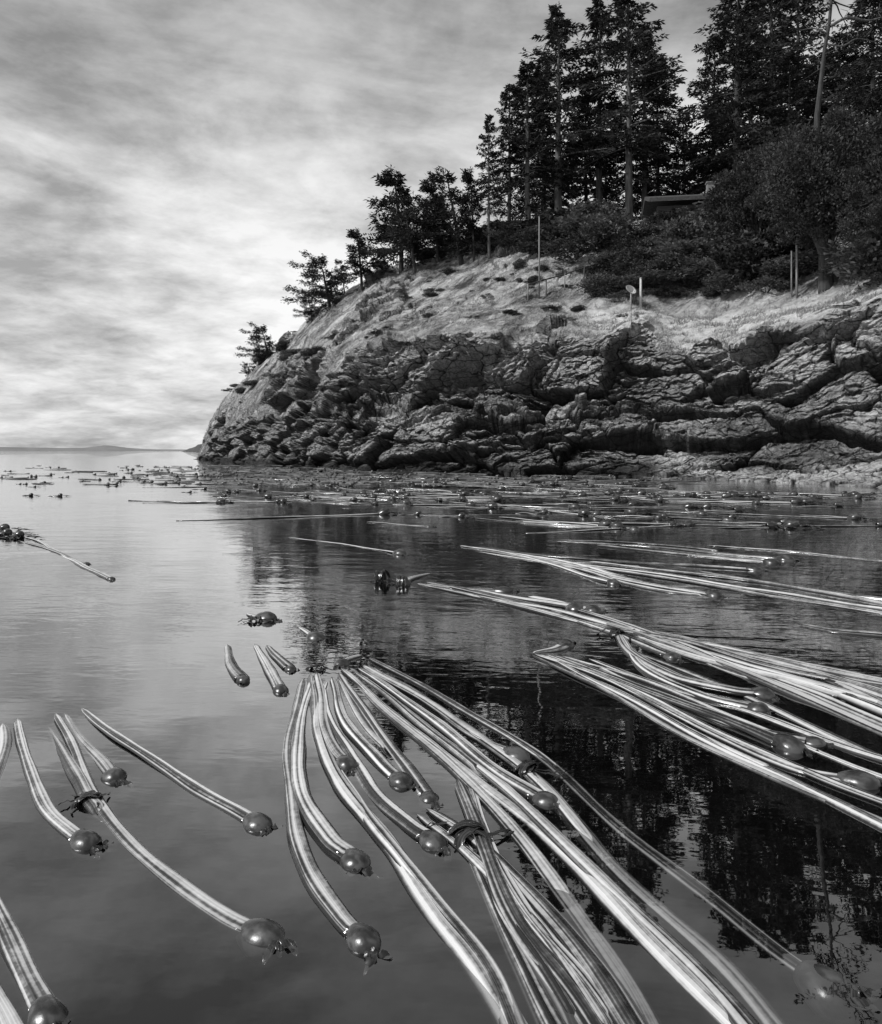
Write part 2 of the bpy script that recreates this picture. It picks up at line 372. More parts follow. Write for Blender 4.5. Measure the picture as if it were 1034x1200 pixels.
Q=np.stack([i+j,i+NR+j,i+NR+j+1,i+j+1],-1).reshape(-1,4)
if sgn<0: Q=Q[:,::-1]
me=mesh_np('headland',P2,[Q],False,{'grass':('FLOAT',gmask),'crack_shade':('FLOAT',crack_shade),'wet':('FLOAT',wet),'pale':('FLOAT',pale)})
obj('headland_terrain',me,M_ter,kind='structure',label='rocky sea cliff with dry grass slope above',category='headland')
PG=P2.reshape(NC,NR,3)
def ci(px): return int(np.clip(np.searchsorted(cols,px),0,NC-1))
def at_d(px,d):
    c=PG[ci(px)]; z=np.interp(d,Db[ci(px)],c[:,2]); return np.array([(px-CX)/F*d,d,z])
def at_py(px,py):
    c=PG[ci(px)]; pr=HY+(H0-c[:,2])*F/c[:,1]
    idx=np.where((pr<=py)&(vv>4.12))[0]
    k=idx[0] if len(idx) else int(np.argmin(pr+(vv<2)*999))
    return c[k].copy()
# grass tufts (clustered)
tn=fbm(fl*1.3,3,201)
ok=np.where((gmask>.6)&(VV>3.2)&(VV<6.05)&(PX<1080)&(tn>.05))[0]
sel=rng.choice(ok,min(20000,len(ok)),replace=False)
bp=np.repeat(P2[sel],3,0)+rng.normal(0,.06,(len(sel)*3,3))*[1,1,.2]; m=len(bp)
ang=rng.uniform(0,6.28,m); hgt=rng.uniform(.03,.18,m); wd=rng.uniform(.01,.03,m)
lean=rng.normal(0,.08,(m,2))+[.05,0]
a=bp+np.stack([np.cos(ang)*wd,np.sin(ang)*wd,-.03+0*wd],-1); b=bp-np.stack([np.cos(ang)*wd,np.sin(ang)*wd,.03+0*wd],-1)
c=bp+np.stack([lean[:,0],lean[:,1],hgt],-1)
V=np.stack([a,b,c],1).reshape(-1,3)
obj('dry_grass',mesh_np('dry_grass',V,[np.arange(len(V)).reshape(-1,3)]),M_grass,kind='stuff',label='pale dry grass tufts on the slope',category='grass')

# distant hills
def hill(name,pxs,pys,d,mat,label):
    n=120; px=np.linspace(pxs[0],pxs[-1],n); py=np.interp(px,pxs,pys); xx=(px-CX)/F*d
    z=H0+(HY-py)*d/F; z=z+(z*.12)*np.array([vnoise(np.array([[q*.2,0,3.3]]),2)[0] for q in range(n)])
    rows=[(-d*.03,-5*np.ones(n)),(-d*.01,z*.6),(0,z),(d*.02,z*.7),(d*.06,-5*np.ones(n))]
    V=[];Q=[]
    for dy,zz in rows: V+= [[xx[k],d+dy,zz[k]] for k in range(n)]
    for r in range(4):
        for k in range(n-1): Q.append([r*n+k,r*n+k+1,(r+1)*n+k+1,(r+1)*n+k])
    obj(name,mesh_np(name,V,[Q],True),mat,kind='structure',label=label,category='hill')
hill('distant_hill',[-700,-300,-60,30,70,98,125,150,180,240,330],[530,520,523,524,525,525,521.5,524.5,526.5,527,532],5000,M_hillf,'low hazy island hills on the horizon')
hill('distant_headland',[214,222,232,244,262,300],[530,525.5,521.5,519.5,519,528],800,M_hilln,'small dark point of land beyond the cliff')

# ------------------------------------------------------------ vegetation generators
def cards(g,Cn,Dr,L,W,seed=0):
    n=len(Cn); Dr=Dr/(np.linalg.norm(Dr,axis=1,keepdims=True)+1e-9)
    r=rng.normal(0,1,(n,3)); S=np.cross(Dr,r); S/=np.linalg.norm(S,axis=1,keepdims=True)+1e-9
    L=np.asarray(L)[:,None];W=np.asarray(W)[:,None]
    V=np.stack([Cn-S*W*.5,Cn+Dr*L*.45+S*W*.5,Cn+Dr*L,Cn+Dr*L*.4-S*W*.6],1).reshape(-1,3)
    g.add(V,None,np.arange(4*n).reshape(-1,4))
def conifer(seed,H,cb,R,dens=1.0,droop=.1,broken=.15,gap=(.2,.42),wind=0,bendk=1.0,csz=1.0,pw=.7,rt=.018):
    rs=np.random.default_rng(seed); gt=Geo(); gc=Geo()
    zz=np.linspace(-.6,H,16); bend=np.cumsum(rs.normal(0,.02,(16,2)),0)*H/16*1.2*bendk; bend[:,0]-=wind*.22*H*(np.clip(zz,0,H)/H)**1.4
    tp=np.stack([bend[:,0],bend[:,1],zz],-1); r0=rt*H
    tube(gt,tp,r0*(1-np.linspace(0,1,16))**.8+.015,8)
    zb=cb*H; z=zb*.55
    while z<H*.985:
        t=(z-zb)/(H-zb); n=rs.integers(3,6)
        for _ in range(n):
            az=rs.uniform(0,6.283)
            if t<0:
                if rs.random()>.25: continue
                L=R*rs.uniform(.15,.4)
            else:
                L=R*((1-t)**pw)*rs.uniform(.5,1.2)*min(1,.6+t*3)+.1
                if rs.random()<broken: L*=.45
                L*=1-wind*.6*math.cos(az)
            sl=-.18+.6*max(t,0)+rs.normal(0,.12+.1*wind); m=7
            s=np.linspace(0,1,m); cx=np.interp(z,zz,tp[:,0]);cy=np.interp(z,zz,tp[:,1])
            wob=np.cumsum(rs.normal(0,.04,m))*L*.3
            lp=np.stack([cx+np.cos(az)*s*L-np.sin(az)*wob,cy+np.sin(az)*s*L+np.cos(az)*wob,z+s*L*sl-droop*L*s*s+.22*L*np.clip(s-.6,0,1)**1.3],-1)
            tube(gt,lp,(.012*L+.012)*(1-.8*s),4,cap=False)
            if t<0 and rs.random()<.6: continue
            k=int((14+26*L)*dens); u=rs.uniform(.22,1.02,k)**.8
            base=np.stack([np.interp(u,s,lp[:,q]) for q in range(3)],-1)
            side=rs.choice([-1,1],k)*rs.uniform(.1,1.1,k)*(1.05-u*.8)*.36*L
            lat=np.array([-np.sin(az),np.cos(az),0]); out=np.array([np.cos(az),np.sin(az),0])
            cen=base+lat*side[:,None]*.75+rs.normal(0,.045*max(1,dens*.8)*(1+.6*wind),(k,3))-np.array([0,0,1])*np.abs(side[:,None])*.2
            dr=out*rs.uniform(.3,1,(k,1))+lat*np.sign(side)[:,None]*rs.uniform(.2,.9,(k,1))+np.array([0,0,-1])*rs.uniform(-.25-.5*wind,.6,(k,1))
            cards(gc,cen,dr,rs.uniform(.2,.46,k)*csz,rs.uniform(.06,.13,k)*csz)
        z+=rs.uniform(*gap)*(1 if t<.8 else .6)
    return gt.mesh('fir_trunk',True),gc.mesh('fir_crown')
def clumptree(seed,H,trunkH,RX,RZ,nclump,leafn,lsize,lean=(0,0),flat=.6,cs=.5,tr=.12,nb=7):
    rs=np.random.default_rng(seed); gt=Geo();gc=Geo()
    cz=trunkH+(H-trunkH)*.45; fork=np.array([lean[0]*trunkH,lean[1]*trunkH,trunkH*.8])
    tp=catmull([[0,0,-.4],[rs.normal(0,.05),rs.normal(0,.05),trunkH*.4],fork],5); tube(gt,tp,tr*(1.15-.35*np.linspace(0,1,len(tp))),9)
    nodes=[]
    for q in range(nb):
        a=q/nb*6.283+rs.normal(0,.4); e=rs.uniform(.35,1.0); L=rs.uniform(.6,.95)
        end=np.array([math.cos(a)*RX*L*(1.1-e*.7)+lean[0]*H*.8,math.sin(a)*RX*.8*L*(1.1-e*.7)+lean[1]*H*.8,cz+(e-.35)*RZ*1.1])
        mm=[fork*(1-t)+end*t+rs.normal(0,.09,3)*RX*.5+np.array([0,0,.12*RZ*math.sin(t*3.1)]) for t in(.33,.66)]
        lp=catmull([tp[-2]]+mm+[end],6); tube(gt,lp,np.linspace(tr*.6,tr*.1,len(lp)),6,cap=False); nodes+=list(lp[4:])
    nodes=np.array(nodes)
    for q in range(nclump):
        v=rs.normal(0,1,3); v/=np.linalg.norm(v); rr=rs.uniform(.2,1)**.5*rs.uniform(.75,1.18)
        c=np.array([v[0]*RX*rr+lean[0]*cz*1.1,v[1]*RX*rr*.9+lean[1]*cz,cz+v[2]*RZ*rr])
        if c[2]<trunkH*.5: c[2]=trunkH*.5+rs.random()*.3
        b=nodes[np.argmin(np.linalg.norm(nodes-c,axis=1))]; mm=(b+c)/2+rs.normal(0,.1,3)
        lp=catmull([b,mm,c],3); tube(gt,lp,np.linspace(tr*.12+.006,.008,len(lp)),4,cap=False)
        n=int(leafn*rs.uniform(.6,1.4)); w=rs.normal(0,1,(n,3)); w/=np.linalg.norm(w,axis=1,keepdims=True)
        cr=cs*rs.uniform(.5,1.4); pos=c+w*(rs.uniform(.1,1,(n,1))**.5)*cr*np.array([1,1,flat])
        dr=w+np.array([0,0,.5])+rs.normal(0,.5,(n,3))
        cards(gc,pos,dr,rs.uniform(.6,1.3,n)*lsize,rs.uniform(.35,.7,n)*lsize)
    return gt.mesh('trunk',True),gc.mesh('crown')
def place_tree(name,tm,cm,loc,scale,rot,bark,leaf,label,cat,group=None,sz=None):
    e=obj(name,None,loc=tuple(loc),label=label,category=cat); e.empty_display_size=.3
    e.scale=(scale,scale,sz or scale); e.rotation_euler=(0,0,rot)
    if group: e['group']=group
    obj('trunk',tm,bark,parent=e); obj('crown',cm,leaf,parent=e); return e
firs=[conifer(1,16,.26,4.5,1.05,.2,.25),conifer(2,16,.2,5.1,1.05,.22,.2),conifer(3,16,.32,3.7,1.05,.18,.25),conifer(4,16,.12,4.8,1.05,.24,.2),conifer(5,16,.34,4.7,1.05,.22,.3)]
FT=[(655,62,4,0,1.0),(618,60,70,2,.95),(597,64,98,0,.75),(573,59,132,2,.6),(638,68,66,1,.7),(703,64,-8,0,.8),(737,61,-14,4,1.0),
(772,68,62,1,.7),(688,70,86,3,.7),(755,66,30,2,.8),(836,66,40,1,.7),(862,60,-28,1,1.0),(902,64,-44,3,.9),(935,70,-30,1,1),(985,62,34,3,.9),(1022,56,-20,1,1.0),
(1062,52,-60,3,1.0),(880,73,-5,0,1),(800,76,124,3,.7),(1005,70,60,3,1),(960,68,60,0,1),(1110,50,-80,1,1.0),(1180,46,-60,3,1.0),(640,76,160,3,.9),(712,78,150,3,.9),(760,78,140,3,.9),(925,58,60,3,.9),(846,72,100,3,.8)]
for n,(px,d,top,v,w) in enumerate(FT):
    b=at_d(px,d); b[2]-=.1; Hh=zof(top,d)-b[2]; sz=Hh/16
    place_tree('fir_tree',*firs[v],b,min(sz*w,1.2),random.uniform(0,6.28),M_bark if v in(0,2,4) else M_barkd,M_fir,
      'tall dark fir with bare lower trunk on the clifftop' if v in(0,2,4) else 'dense dark fir with low drooping branches','tree','fir trees on the clifftop',sz)
b=at_d(945,44); tm,cm=conifer(9,17,.8,4.2,.5,.0,.3,(.5,1.0),.3,2.6,1.0,.4,.013)
psc=(zof(-60,44)-b[2])/17
e=place_tree('pine_tree',tm,cm,b,psc,2.8,M_barkd,M_pine,'tall pine with long bare crooked trunk','tree')
tv=np.array([v.co[:] for v in tm.vertices][:16*8])
def wl(dx,dz,ref):
    c0=np.array([np.interp(ref,tv[::8,2],tv[::8,0]),np.interp(ref,tv[::8,2],tv[::8,1])]); return [c0[0]+dx*math.cos(-2.8)/psc,c0[1]+dx*math.sin(-2.8)/psc,ref+dz/psc]
g=Geo()
for ref,pp,r in((12.2,[(0,0),(.9,.45),(2.0,.30),(3.2,.55),(4.4,.35)],.09),(11.3,[(0,0),(.8,-.1),(1.6,.3),(2.6,.1)],.055),(11.8,[(0,0),(-.8,.3),(-1.6,.2)],.05)):
    lp=catmull([wl(x,z,ref) for x,z in pp],5); tube(g,lp,np.linspace(r,.015,len(lp)),6)
    for q in range(4,len(lp)-1,3):
        d_=lp[q]; tube(g,[d_,d_+[random.uniform(-.3,.3),random.uniform(-.3,.3),.35],d_+[random.uniform(-.5,.5),random.uniform(-.5,.5),random.uniform(.4,.8)]],[r*.35,r*.2,.008],4)
obj('limb',g.mesh('bare_limb',True),M_bark,parent=e)
wp=[conifer(61,5,.3,2.3,2.1,.05,.3,(.28,.52),.9,2.5,.78,.55,.03),conifer(62,5,.12,2.7,2.2,.1,.35,(.24,.46),1.0,2.5,.78,.5,.03),conifer(63,5,.15,1.9,2.1,.15,.25,(.22,.42),.5,2,.75,.65,.025)]
WP=[(470,64,198,2,1.2),(487,62,232,0,.9),(513,63,211,2,.85),(541,61,208,0,1.0),(527,66,230,1,.75),(424,66,270,2,1.0),(388,66,300,1,1.05),(404,68,306,0,.8),
(316,78,382,1,1.1),(292,81,428,1,.95),(556,60,200,2,.6),(366,69,342,1,.8),(303,80,408,2,.9)]
for px,d,top,v,w in WP:
    b=at_d(px,d); b[2]-=.15; s=max(.25,(zof(top,d)-b[2])/5)
    place_tree('shore_pine',*wp[v],b,min(s*w,1.3*w),random.uniform(-.4,.4),M_barkd,M_pine,'small wind-shaped pine leaning out from the slope','tree','wind-shaped pines on the point',s)
bt=clumptree(31,9,2.0,3.4,3.1,170,260,.17,(-.05,0),.7,.7,.36,9)
b=at_py(967,338); s=(zof(125,b[1])-b[2])/9.3
place_tree('broadleaf_tree',*bt,b,s,0.3,M_barkd,M_leaf,'spreading broadleaf tree with thick forked trunk','tree')
bt2=clumptree(32,7,1.0,2.9,2.7,90,220,.17,(.05,0),.7,.65,.2)
for px,d,top in((885,46,165),(1040,40,130),(1085,36,110),(860,52,200),(920,50,140),(1010,44,150),(1050,32,190)):
    b=at_d(px,d); s=(zof(top,d)-b[2])/7.2; place_tree('broadleaf_tree',*bt2,b,max(s,.5),random.random()*6,M_barkd,M_leaf,'rounded dark broadleaf tree in the thicket','tree','broadleaf trees in the thicket')
shr=[clumptree(41+q,1.7+.3*q,.15,1.15+.15*(q%2),.6+.15*q,26+6*q,80,.12+.03*q,(.1*q-.1,0),.8,.30+.05*q,.05,5) for q in range(4)]
SH=[]
for _ in range(64):
    px=random.uniform(645,905); SH.append((px,random.uniform(266,335 if px>700 else 312),random.uniform(.7,1.4)))
for _ in range(34):
    px=random.uniform(690,900); SH.append((px,random.uniform(318,350),random.uniform(.3,.85)))
for _ in range(34): SH.append((random.uniform(490,660),random.uniform(272,302),random.uniform(.5,1.1)))
for _ in range(24): SH.append((random.uniform(840,1050),random.uniform(296,334),random.uniform(.6,1.2)))
for _ in range(44): SH.append((random.uniform(440,690),random.uniform(300,375),random.uniform(.10,.36)))
for _ in range(20): SH.append((random.uniform(340,480),random.uniform(330,400),random.uniform(.12,.35)))
for _ in range(30): SH.append((random.uniform(265,400),random.uniform(395,470),random.uniform(.2,.5)))
for px,py,s in SH:
    b=at_py(px,py); b[2]-=.12; v=random.randrange(4)
    tm,cm=shr[v]
    e=obj('shrub',None,loc=tuple(b),label='dense dark leafy shrub on the grassy slope',category='shrub',group='shrubs on the slope'); e.scale=(s*random.uniform(.9,1.9),s,s*random.uniform(.45,1.0)); e.rotation_euler=(0,0,random.uniform(-.6,.6)+random.choice([0,3.14]))
    obj('stem',tm,M_barkd,parent=e); obj('leaves',cm,M_shrub,parent=e)

# ------------------------------------------------------------ house
hd=54.; hx=(812-CX)/F*hd; gz=at_d(812,hd)[2]; rz=zof(219,hd); wz=zof(238,hd)
hs=obj('clifftop_house',None,loc=(hx,hd,0),label='small dark wooden house with low roof among trees',category='house'); hs.rotation_euler=(0,0,-.15)
g=Geo(); bz=min(gz,wz-2.4)-.3; box(g,(0,2.5,(bz+wz-.1)/2),(4.6,5,wz-.1-bz)); obj('wall',g.mesh('house_wall'),M_wall,parent=hs)
g=Geo(); th=.26
rp=[(-.8,wz+.0),(2.5,rz),(5.8,wz+.0)]
V=[[x,y,z+o] for x in(-2.9,2.9) for o in(0,th) for (y,z) in rp]
def id_(xi,o,k): return xi*6+o*3+k
Qs=[]
for o in(0,1):
    for k in(0,1): Qs.append([id_(0,o,k),id_(1,o,k),id_(1,o,k+1),id_(0,o,k+1)])
for xi in(0,1):
    for k in(0,1): Qs.append([id_(xi,0,k),id_(xi,1,k),id_(xi,1,k+1),id_(xi,0,k+1)])
for k in(0,2): Qs.append([id_(0,0,k),id_(1,0,k),id_(1,1,k),id_(0,1,k)])
g.add(V,None,Qs); rf=obj('roof',g.mesh('house_roof'),M_roof,parent=hs)
g=Geo(); box(g,(1.5,2.0,rz+.3),(.5,.5,1.0)); box(g,(1.5,2.0,rz+.84),(.62,.62,.08)); obj('chimney',g.mesh('chimney'),M_wood,parent=rf)
for x in(-1.4,.1):
    g=Geo(); box(g,(x,-.02,wz-.95),(1.0,.05,.9)); w_=obj('window',g.mesh('window_pane'),M_glass,parent=hs)
    g=Geo()
    for (cx,cz,sx_,sz_) in((x-.54,wz-.95,.08,1.06),(x+.54,wz-.95,.08,1.06),(x,wz-.46,1.0,.08),(x,wz-1.44,1.0,.08),(x,wz-.95,.04,.9)): box(g,(cx,-.05,cz),(sx_,.1,sz_))
    obj('frame',g.mesh('window_frame'),M_trim,parent=w_)
g=Geo(); box(g,(1.5,-.03,wz-1.3),(.85,.06,2.0)); obj('door',g.mesh('door'),M_trim,parent=hs)

# dish, posts, mast, handrail
b=at_py(739,362)
ds=obj('satellite_dish',None,loc=tuple(b),label='small white satellite dish on a short post',category='satellite dish')
g=Geo(); tube(g,[(0,0,-.3),(0,0,.5),(0,-.02,.95)],.035,8); obj('post',g.mesh('dish_post',True),M_metal,parent=ds)
g=Geo(); nr,na=6,20; V=[];Q=[]
for side in(0,1):
    for r in range(nr+1):
        rr=.34*r/nr
        for a in range(na):
            t=a/na*6.2832; V.append([math.cos(t)*rr,.12*(1-(rr/.34)**2)+side*.02,math.sin(t)*rr*.78])
off=(nr+1)*na
for s_ in(0,1):
    for r in range(nr):
        for a in range(na): Q.append([s_*off+r*na+a,s_*off+r*na+(a+1)%na,s_*off+(r+1)*na+(a+1)%na,s_*off+(r+1)*na+a])
for a in range(na): Q.append([nr*na+a,nr*na+(a+1)%na,off+nr*na+(a+1)%na,off+nr*na+a])
g.add(V,None,Q); o=obj('dish',g.mesh('dish_bowl',True),M_white,parent=ds,loc=(0,-.08,1.02)); o.rotation_euler=(-.5,.3,.35)
g=Geo(); tube(g,[(0,-.05,.78),(.05,-.25,.74),(.1,-.42,.82)],.012,6); box(g,(.1,-.42,.84),(.03,.06,.03)); obj('feed_arm',g.mesh('feed_arm'),M_metal,parent=ds)
def post(px,py,h,r,label,name='wooden_post',bend=0,mat=None):
    b=at_py(px,py); g=Geo(); tube(g,[(0,0,-.4),(0,0,h*.5),(bend,0,h)],[r,r*.95,r*.85],8); tube(g,[(bend,0,h),(bend,0,h+.03)],[r*1.15,r*1.0],8)
    obj(name,g.mesh(name,True),mat or M_wood,loc=tuple(b),label=label,category='post')
post(751,362,1.6,.07,'pale weathered post beside the satellite dish',mat=simple('pale_wood',.3,.5,5,.8))
post(632,350,4.9,.045,'tall thin bare pole standing on the slope','utility_pole')
post(932,350,2.5,.06,'upright timber post near the large tree'); post(926,350,2.2,.04,'slim upright timber post near the large tree')
pts=[at_py(px,py) for px,py in((618,352),(640,346),(662,340),(684,333),(704,326))]
hr=obj('handrail_fence',None,loc=tuple(pts[0]),label='thin handrail of posts and one rail down the slope',category='fence')
for q_ in pts:
    g=Geo(); l=q_-pts[0]; tube(g,[l+[0,0,-.3],l+[0,0,.95]],.045,6); obj('post',g.mesh('rail_post',True),M_wood,parent=hr)
g=Geo(); tube(g,[q_-pts[0]+[0,0,.92] for q_ in pts],.045,6); obj('rail',g.mesh('rail',True),M_barkd,parent=hr)

# ------------------------------------------------------------ kelp
def wpt(px,py):
    d=H0*F/(py-HY); return np.array([(px-CX)/F*d,d,0.])
def bulbmesh(g,c,r,ax,pitch=.15):
    nu,nv=22,18; ax=np.array([ax[0],ax[1],pitch]);ax/=np.linalg.norm(ax); S=np.cross(ax,[0,0,1.]);S/=np.linalg.norm(S);U=np.cross(S,ax)
    V=[];A=[];Q=[]
    for i in range(nv+1):
        t=math.pi*i/nv; x=-math.cos(t)*1.22; rad=math.sin(t)
        if i<7: rad=max(rad,.44+.07*i); x-=.25*(1-i/7)
        for j in range(nu):
            a=j/nu*6.2832; rr=rad*(1+.035*math.sin(3*a+c[0]*50)+.02*math.sin(5*a+x*3)); V.append(c+r*(x*ax+rr*(math.cos(a)*S+math.sin(a)*U*.9))); A.append([math.cos(a)*rad,math.sin(a)*rad,x+5])
    for i in range(nv):
        for j in range(nu): Q.append([i*nu+j,i*nu+(j+1)%nu,(i+1)*nu+(j+1)%nu,(i+1)*nu+j])
    g.add(V,None,Q,A)
def ribbon(g,P,W,ruf=.3,seed=0):
    P=np.asarray(P,float); m=len(P); T=np.gradient(P,axis=0);T/=np.linalg.norm(T,axis=1,keepdims=True)+1e-9
    S=np.cross(T,[0,0,1.]);S/=np.linalg.norm(S,axis=1,keepdims=True)+1e-9; ph=seed*1.7; t=np.arange(m)
    V=[];A=[]
    for k,cc in enumerate((-1,-.4,.4,1)):
        zz=ruf*np.sin(t*1.1+ph+k*1.6)*W
        V.append(P+S*(cc*np.asarray(W)[:,None])+np.stack([0*zz,0*zz,zz],-1)); A.append(np.stack([np.full(m,cc),np.zeros(m),t*.05],-1))
    V=np.concatenate(V);A=np.concatenate(A); Q=[[k*m+i,k*m+i+1,(k+1)*m+i+1,(k+1)*m+i] for k in range(3) for i in range(m-1)]
    g.add(V,None,Q,A)
def fronds(g,c,ax,r,n,L,rs,spread=.9,zoff=.0):
    a0=math.atan2(ax[1],ax[0])
    for q in range(n):
        a=a0+rs.normal(0,spread); m=9; s=np.linspace(0,1,m); l=L*rs.uniform(.5,1.3); cur=rs.normal(0,1.2)
        ang=a+cur*s; st=np.array([math.cos(a0),math.sin(a0),0])*r*1.05
        P=np.cumsum(np.stack([np.cos(ang),np.sin(ang),0*s],-1),0)*l/m+c+st; P[:,2]=r*.12*(1-s*2.4)+.001+zoff+rs.normal(0,.003,m)
        ribbon(g,P,r*.26*(np.sin(np.pi*np.clip(s*.85+.12,0,1)))+.002,.4,q+rs.integers(9))
LAB='pale striped bull kelp stalk with round bulb floating on water'
kc=0
def kelp(pts,rb=None,w=None,label=LAB,fr=4,frL=None,z=0.0,tail=.5,group='bull kelp floating on the water',sink=0.0):
    """pts tail->bulb ; rb = bulb radius ; w = stalk half width (m); sink = depth of the bulb end"""
    global kc; kc+=1
    rs=np.random.default_rng(kc*13+5)
    W=[wpt(*p_) for p_ in pts]
    base=W[-1].copy(); W=[q_-base for q_ in W]
    P=catmull(W,14); Ls=np.concatenate([[0],np.cumsum(np.linalg.norm(np.diff(P,axis=0),axis=1))]); LL=Ls[-1]
    n=int(np.clip(LL/.03,20,160)); t=np.linspace(0,LL,n); P=np.stack([np.interp(t,Ls,P[:,q]) for q in range(3)],-1); u=t/LL
    w=w*rs.uniform(.8,1.2)
    R=w*(tail+(1-tail)*u**.7)*(1+.06*np.sin(t*9+kc)+.04*np.sin(t*23+kc*2)); R[0]*=.3; R[1]*=.7
    P[:,0]+=.010*np.sin(t*3.1+kc)*np.sin(u*3.14)+.004*np.sin(t*8+kc*3); P[:,2]=z+R*.0+.005*np.sin(t*2.3+kc*1.3)+.0025*np.sin(t*6.1+kc)-sink*np.clip((u-.45)/.55,0,1)**1.3
    br=None
    if rb: br=.64*rb*math.hypot(base[1],H0)/F
    ax=P[-1]-P[-4]; ax[2]=0; ax=ax/np.linalg.norm(ax)
    e=obj('bull_kelp',None,loc=tuple(base),label=label,category='kelp',group=group); e.empty_display_size=.1
    if br: R=np.where(t>LL-br*4,R+(br*.55-R)*np.clip((t-(LL-br*4))/(br*4),0,1)**1.5*(br*.55>R),R)
    else: R[-1]*=.3; R[-2]*=.6; R[-3]*=.8; P[-3:,2]-=.012
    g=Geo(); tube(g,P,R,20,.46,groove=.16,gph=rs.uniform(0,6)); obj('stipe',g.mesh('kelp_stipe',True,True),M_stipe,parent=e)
    if br:
        c=P[-1]+ax*br*.8; c[2]=P[-1][2]-br*rs.uniform(.1,.35); g=Geo(); bulbmesh(g,c,br*1.06,ax,rs.normal(-.05,.12)); obj('bulb',g.mesh('kelp_bulb',True,True),M_bulb,parent=e)
        if fr:
            g=Geo(); fronds(g,np.array([c[0],c[1],min(0,c[2]+br*.3)]),ax,br,fr,frL or br*1.7,rs,.8); obj('frond',g.mesh('kelp_frond',True,True),M_frond,parent=e)
    return e
K=[([(20,845),(30,895),(55,945),(85,975),(97,984)],22),([(4,850),(2,880),(-12,930),(-30,960)],18),([(75,835),(95,860),(118,888),(130,907)],20),([(57,850),(75,880),(95,915),(106,940),(125,962)],None),
([(95,830),(150,875),(220,920),(275,950),(296,963)],21),([(66,838),(85,880),(110,935),(150,985),(220,1040),(270,1075),(296,1088)],30),
([(-20,1040),(0,1085),(25,1135),(52,1182)],27),([(-60,1080),(-20,1150),(10,1200),(40,1260)],26),
([(265,755),(275,782),(283,797)],11),([(300,755),(317,785),(329,808)],13),([(312,757),(328,772),(340,784)],10),
([(357,795),(336,865),(343,945),(366,1020),(400,1078),(418,1097)],24),([(366,795),(349,860),(357,930),(385,985),(408,1005)],23),
([(372,788),(378,838),(393,880),(403,895)],17),
([(388,795),(410,850),(445,893),(467,913)],19),([(398,790),(440,848),(480,905),(499,931)],17),([(376,798),(390,850),(430,920),(480,968),(502,984)],21),
([(432,778),(480,808),(550,860),(597,884)],20),([(420,783),(500,840),(580,902),(632,934)],20),
([(434,773),(520,818),(640,888),(740,978),(850,1058),(920,1108),(958,1132)],36,.025),
([(400,785),(480,850),(580,930),(690,1030),(770,1110),(870,1210)],20,.01),([(410,782),(500,850),(610,945),(720,1050),(830,1150),(900,1230)],20),
([(405,787),(470,850),(560,930),(650,1030),(730,1130),(780,1230)],20,.02),
([(425,779),(520,838),(640,925),(740,1030),(850,1130),(930,1220)],20,.02),
([(537,915),(560,985),(600,1075),(670,1165),(720,1240)],22,.01),([(500,950),(560,990),(640,1070),(700,1140),(760,1230)],22),
([(545,985),(575,1060),(620,1140),(670,1240)],24),
([(383,797),(374,850),(400,920),(450,990),(510,1070),(560,1130),(625,1240)],22,.01),
([(390,890),(430,955),(470,1005),(510,1060),(570,1140),(620,1240)],22,.01),
([(622,768),(700,806),(800,862),(900,908),(1060,972)],20),([(628,767),(720,800),(830,856),(930,900),(995,915)],24),([(640,767),(740,806),(850,862),(960,912),(1060,950)],20),
([(650,768),(750,806),(850,845),(918,873)],21),([(640,769),(730,816),(830,870),(930,918),(1080,990)],20),([(660,770),(760,800),(870,845),(980,890),(1070,925)],18),
([(690,772),(780,805),(880,835),(1000,880),(1080,905)],18),([(625,765),(650,762),(660,758)],15),
([(722,738),(738,765),(790,795),(860,812),(885,815)],17),([(728,745),(750,780),(820,815),(878,830)],16),([(740,765),(840,800),(950,850),(1070,905)],16),
([(700,780),(800,825),(880,855),(945,868)],17),([(745,745),(830,775),(930,800),(990,818)],15),
([(488,683),(560,700),(650,716),(740,737),(850,760),(1060,806)],14),([(500,683),(590,702),(700,727),(780,745),(900,775),(1060,822)],14),
([(560,700),(650,720),(720,742),(784,768)],15),([(610,706),(700,735),(830,760),(950,790),(1070,830)],14),([(650,712),(740,740),(850,782),(950,822),(1070,872)],16),
([(700,735),(800,752),(900,782),(1060,812)],14),([(760,745),(850,762),(950,788),(1060,838)],14),([(620,700),(650,707),(670,713)],16),
([(495,685),(540,690),(584,692)],15),([(780,748),(860,778),(960,808),(1070,850)],15),([(560,692),(620,704),(690,716)],13),
([(540,640),(620,654),(716,684)],11),([(548,643),(650,660),(740,683),(832,697)],12),([(650,634),(750,640),(850,650),(915,656)],13),([(690,658),(800,672),(900,684),(1060,712)],10),
([(660,660),(760,672),(880,690),(1060,718)],10),([(830,640),(930,647),(1060,660)],8),([(820,670),(940,690),(1060,706)],8),([(560,646),(660,664),(760,690),(835,699)],None),([(936,730),(980,740),(1060,748)],10),
([(560,642),(640,652),(760,660),(880,668)],11),([(700,640),(800,650),(900,659)],11),
([(338,630),(400,637),(466,649)],11),([(-20,622),(40,633),(90,660),(130,679)],7),([(20,633),(60,645),(100,661)],7),([(505,672),(480,680),(474,684)],11),([(430,612),(470,615),(500,617)],8),
([(610,614),(680,617),(740,620)],8),([(700,606),(780,607),(850,610)],8),([(350,735),(360,740),(368,745)],16),([(425,768),(410,773),(403,776)],14),([(290,720),(300,723),(308,725)],16)]
extra=[]
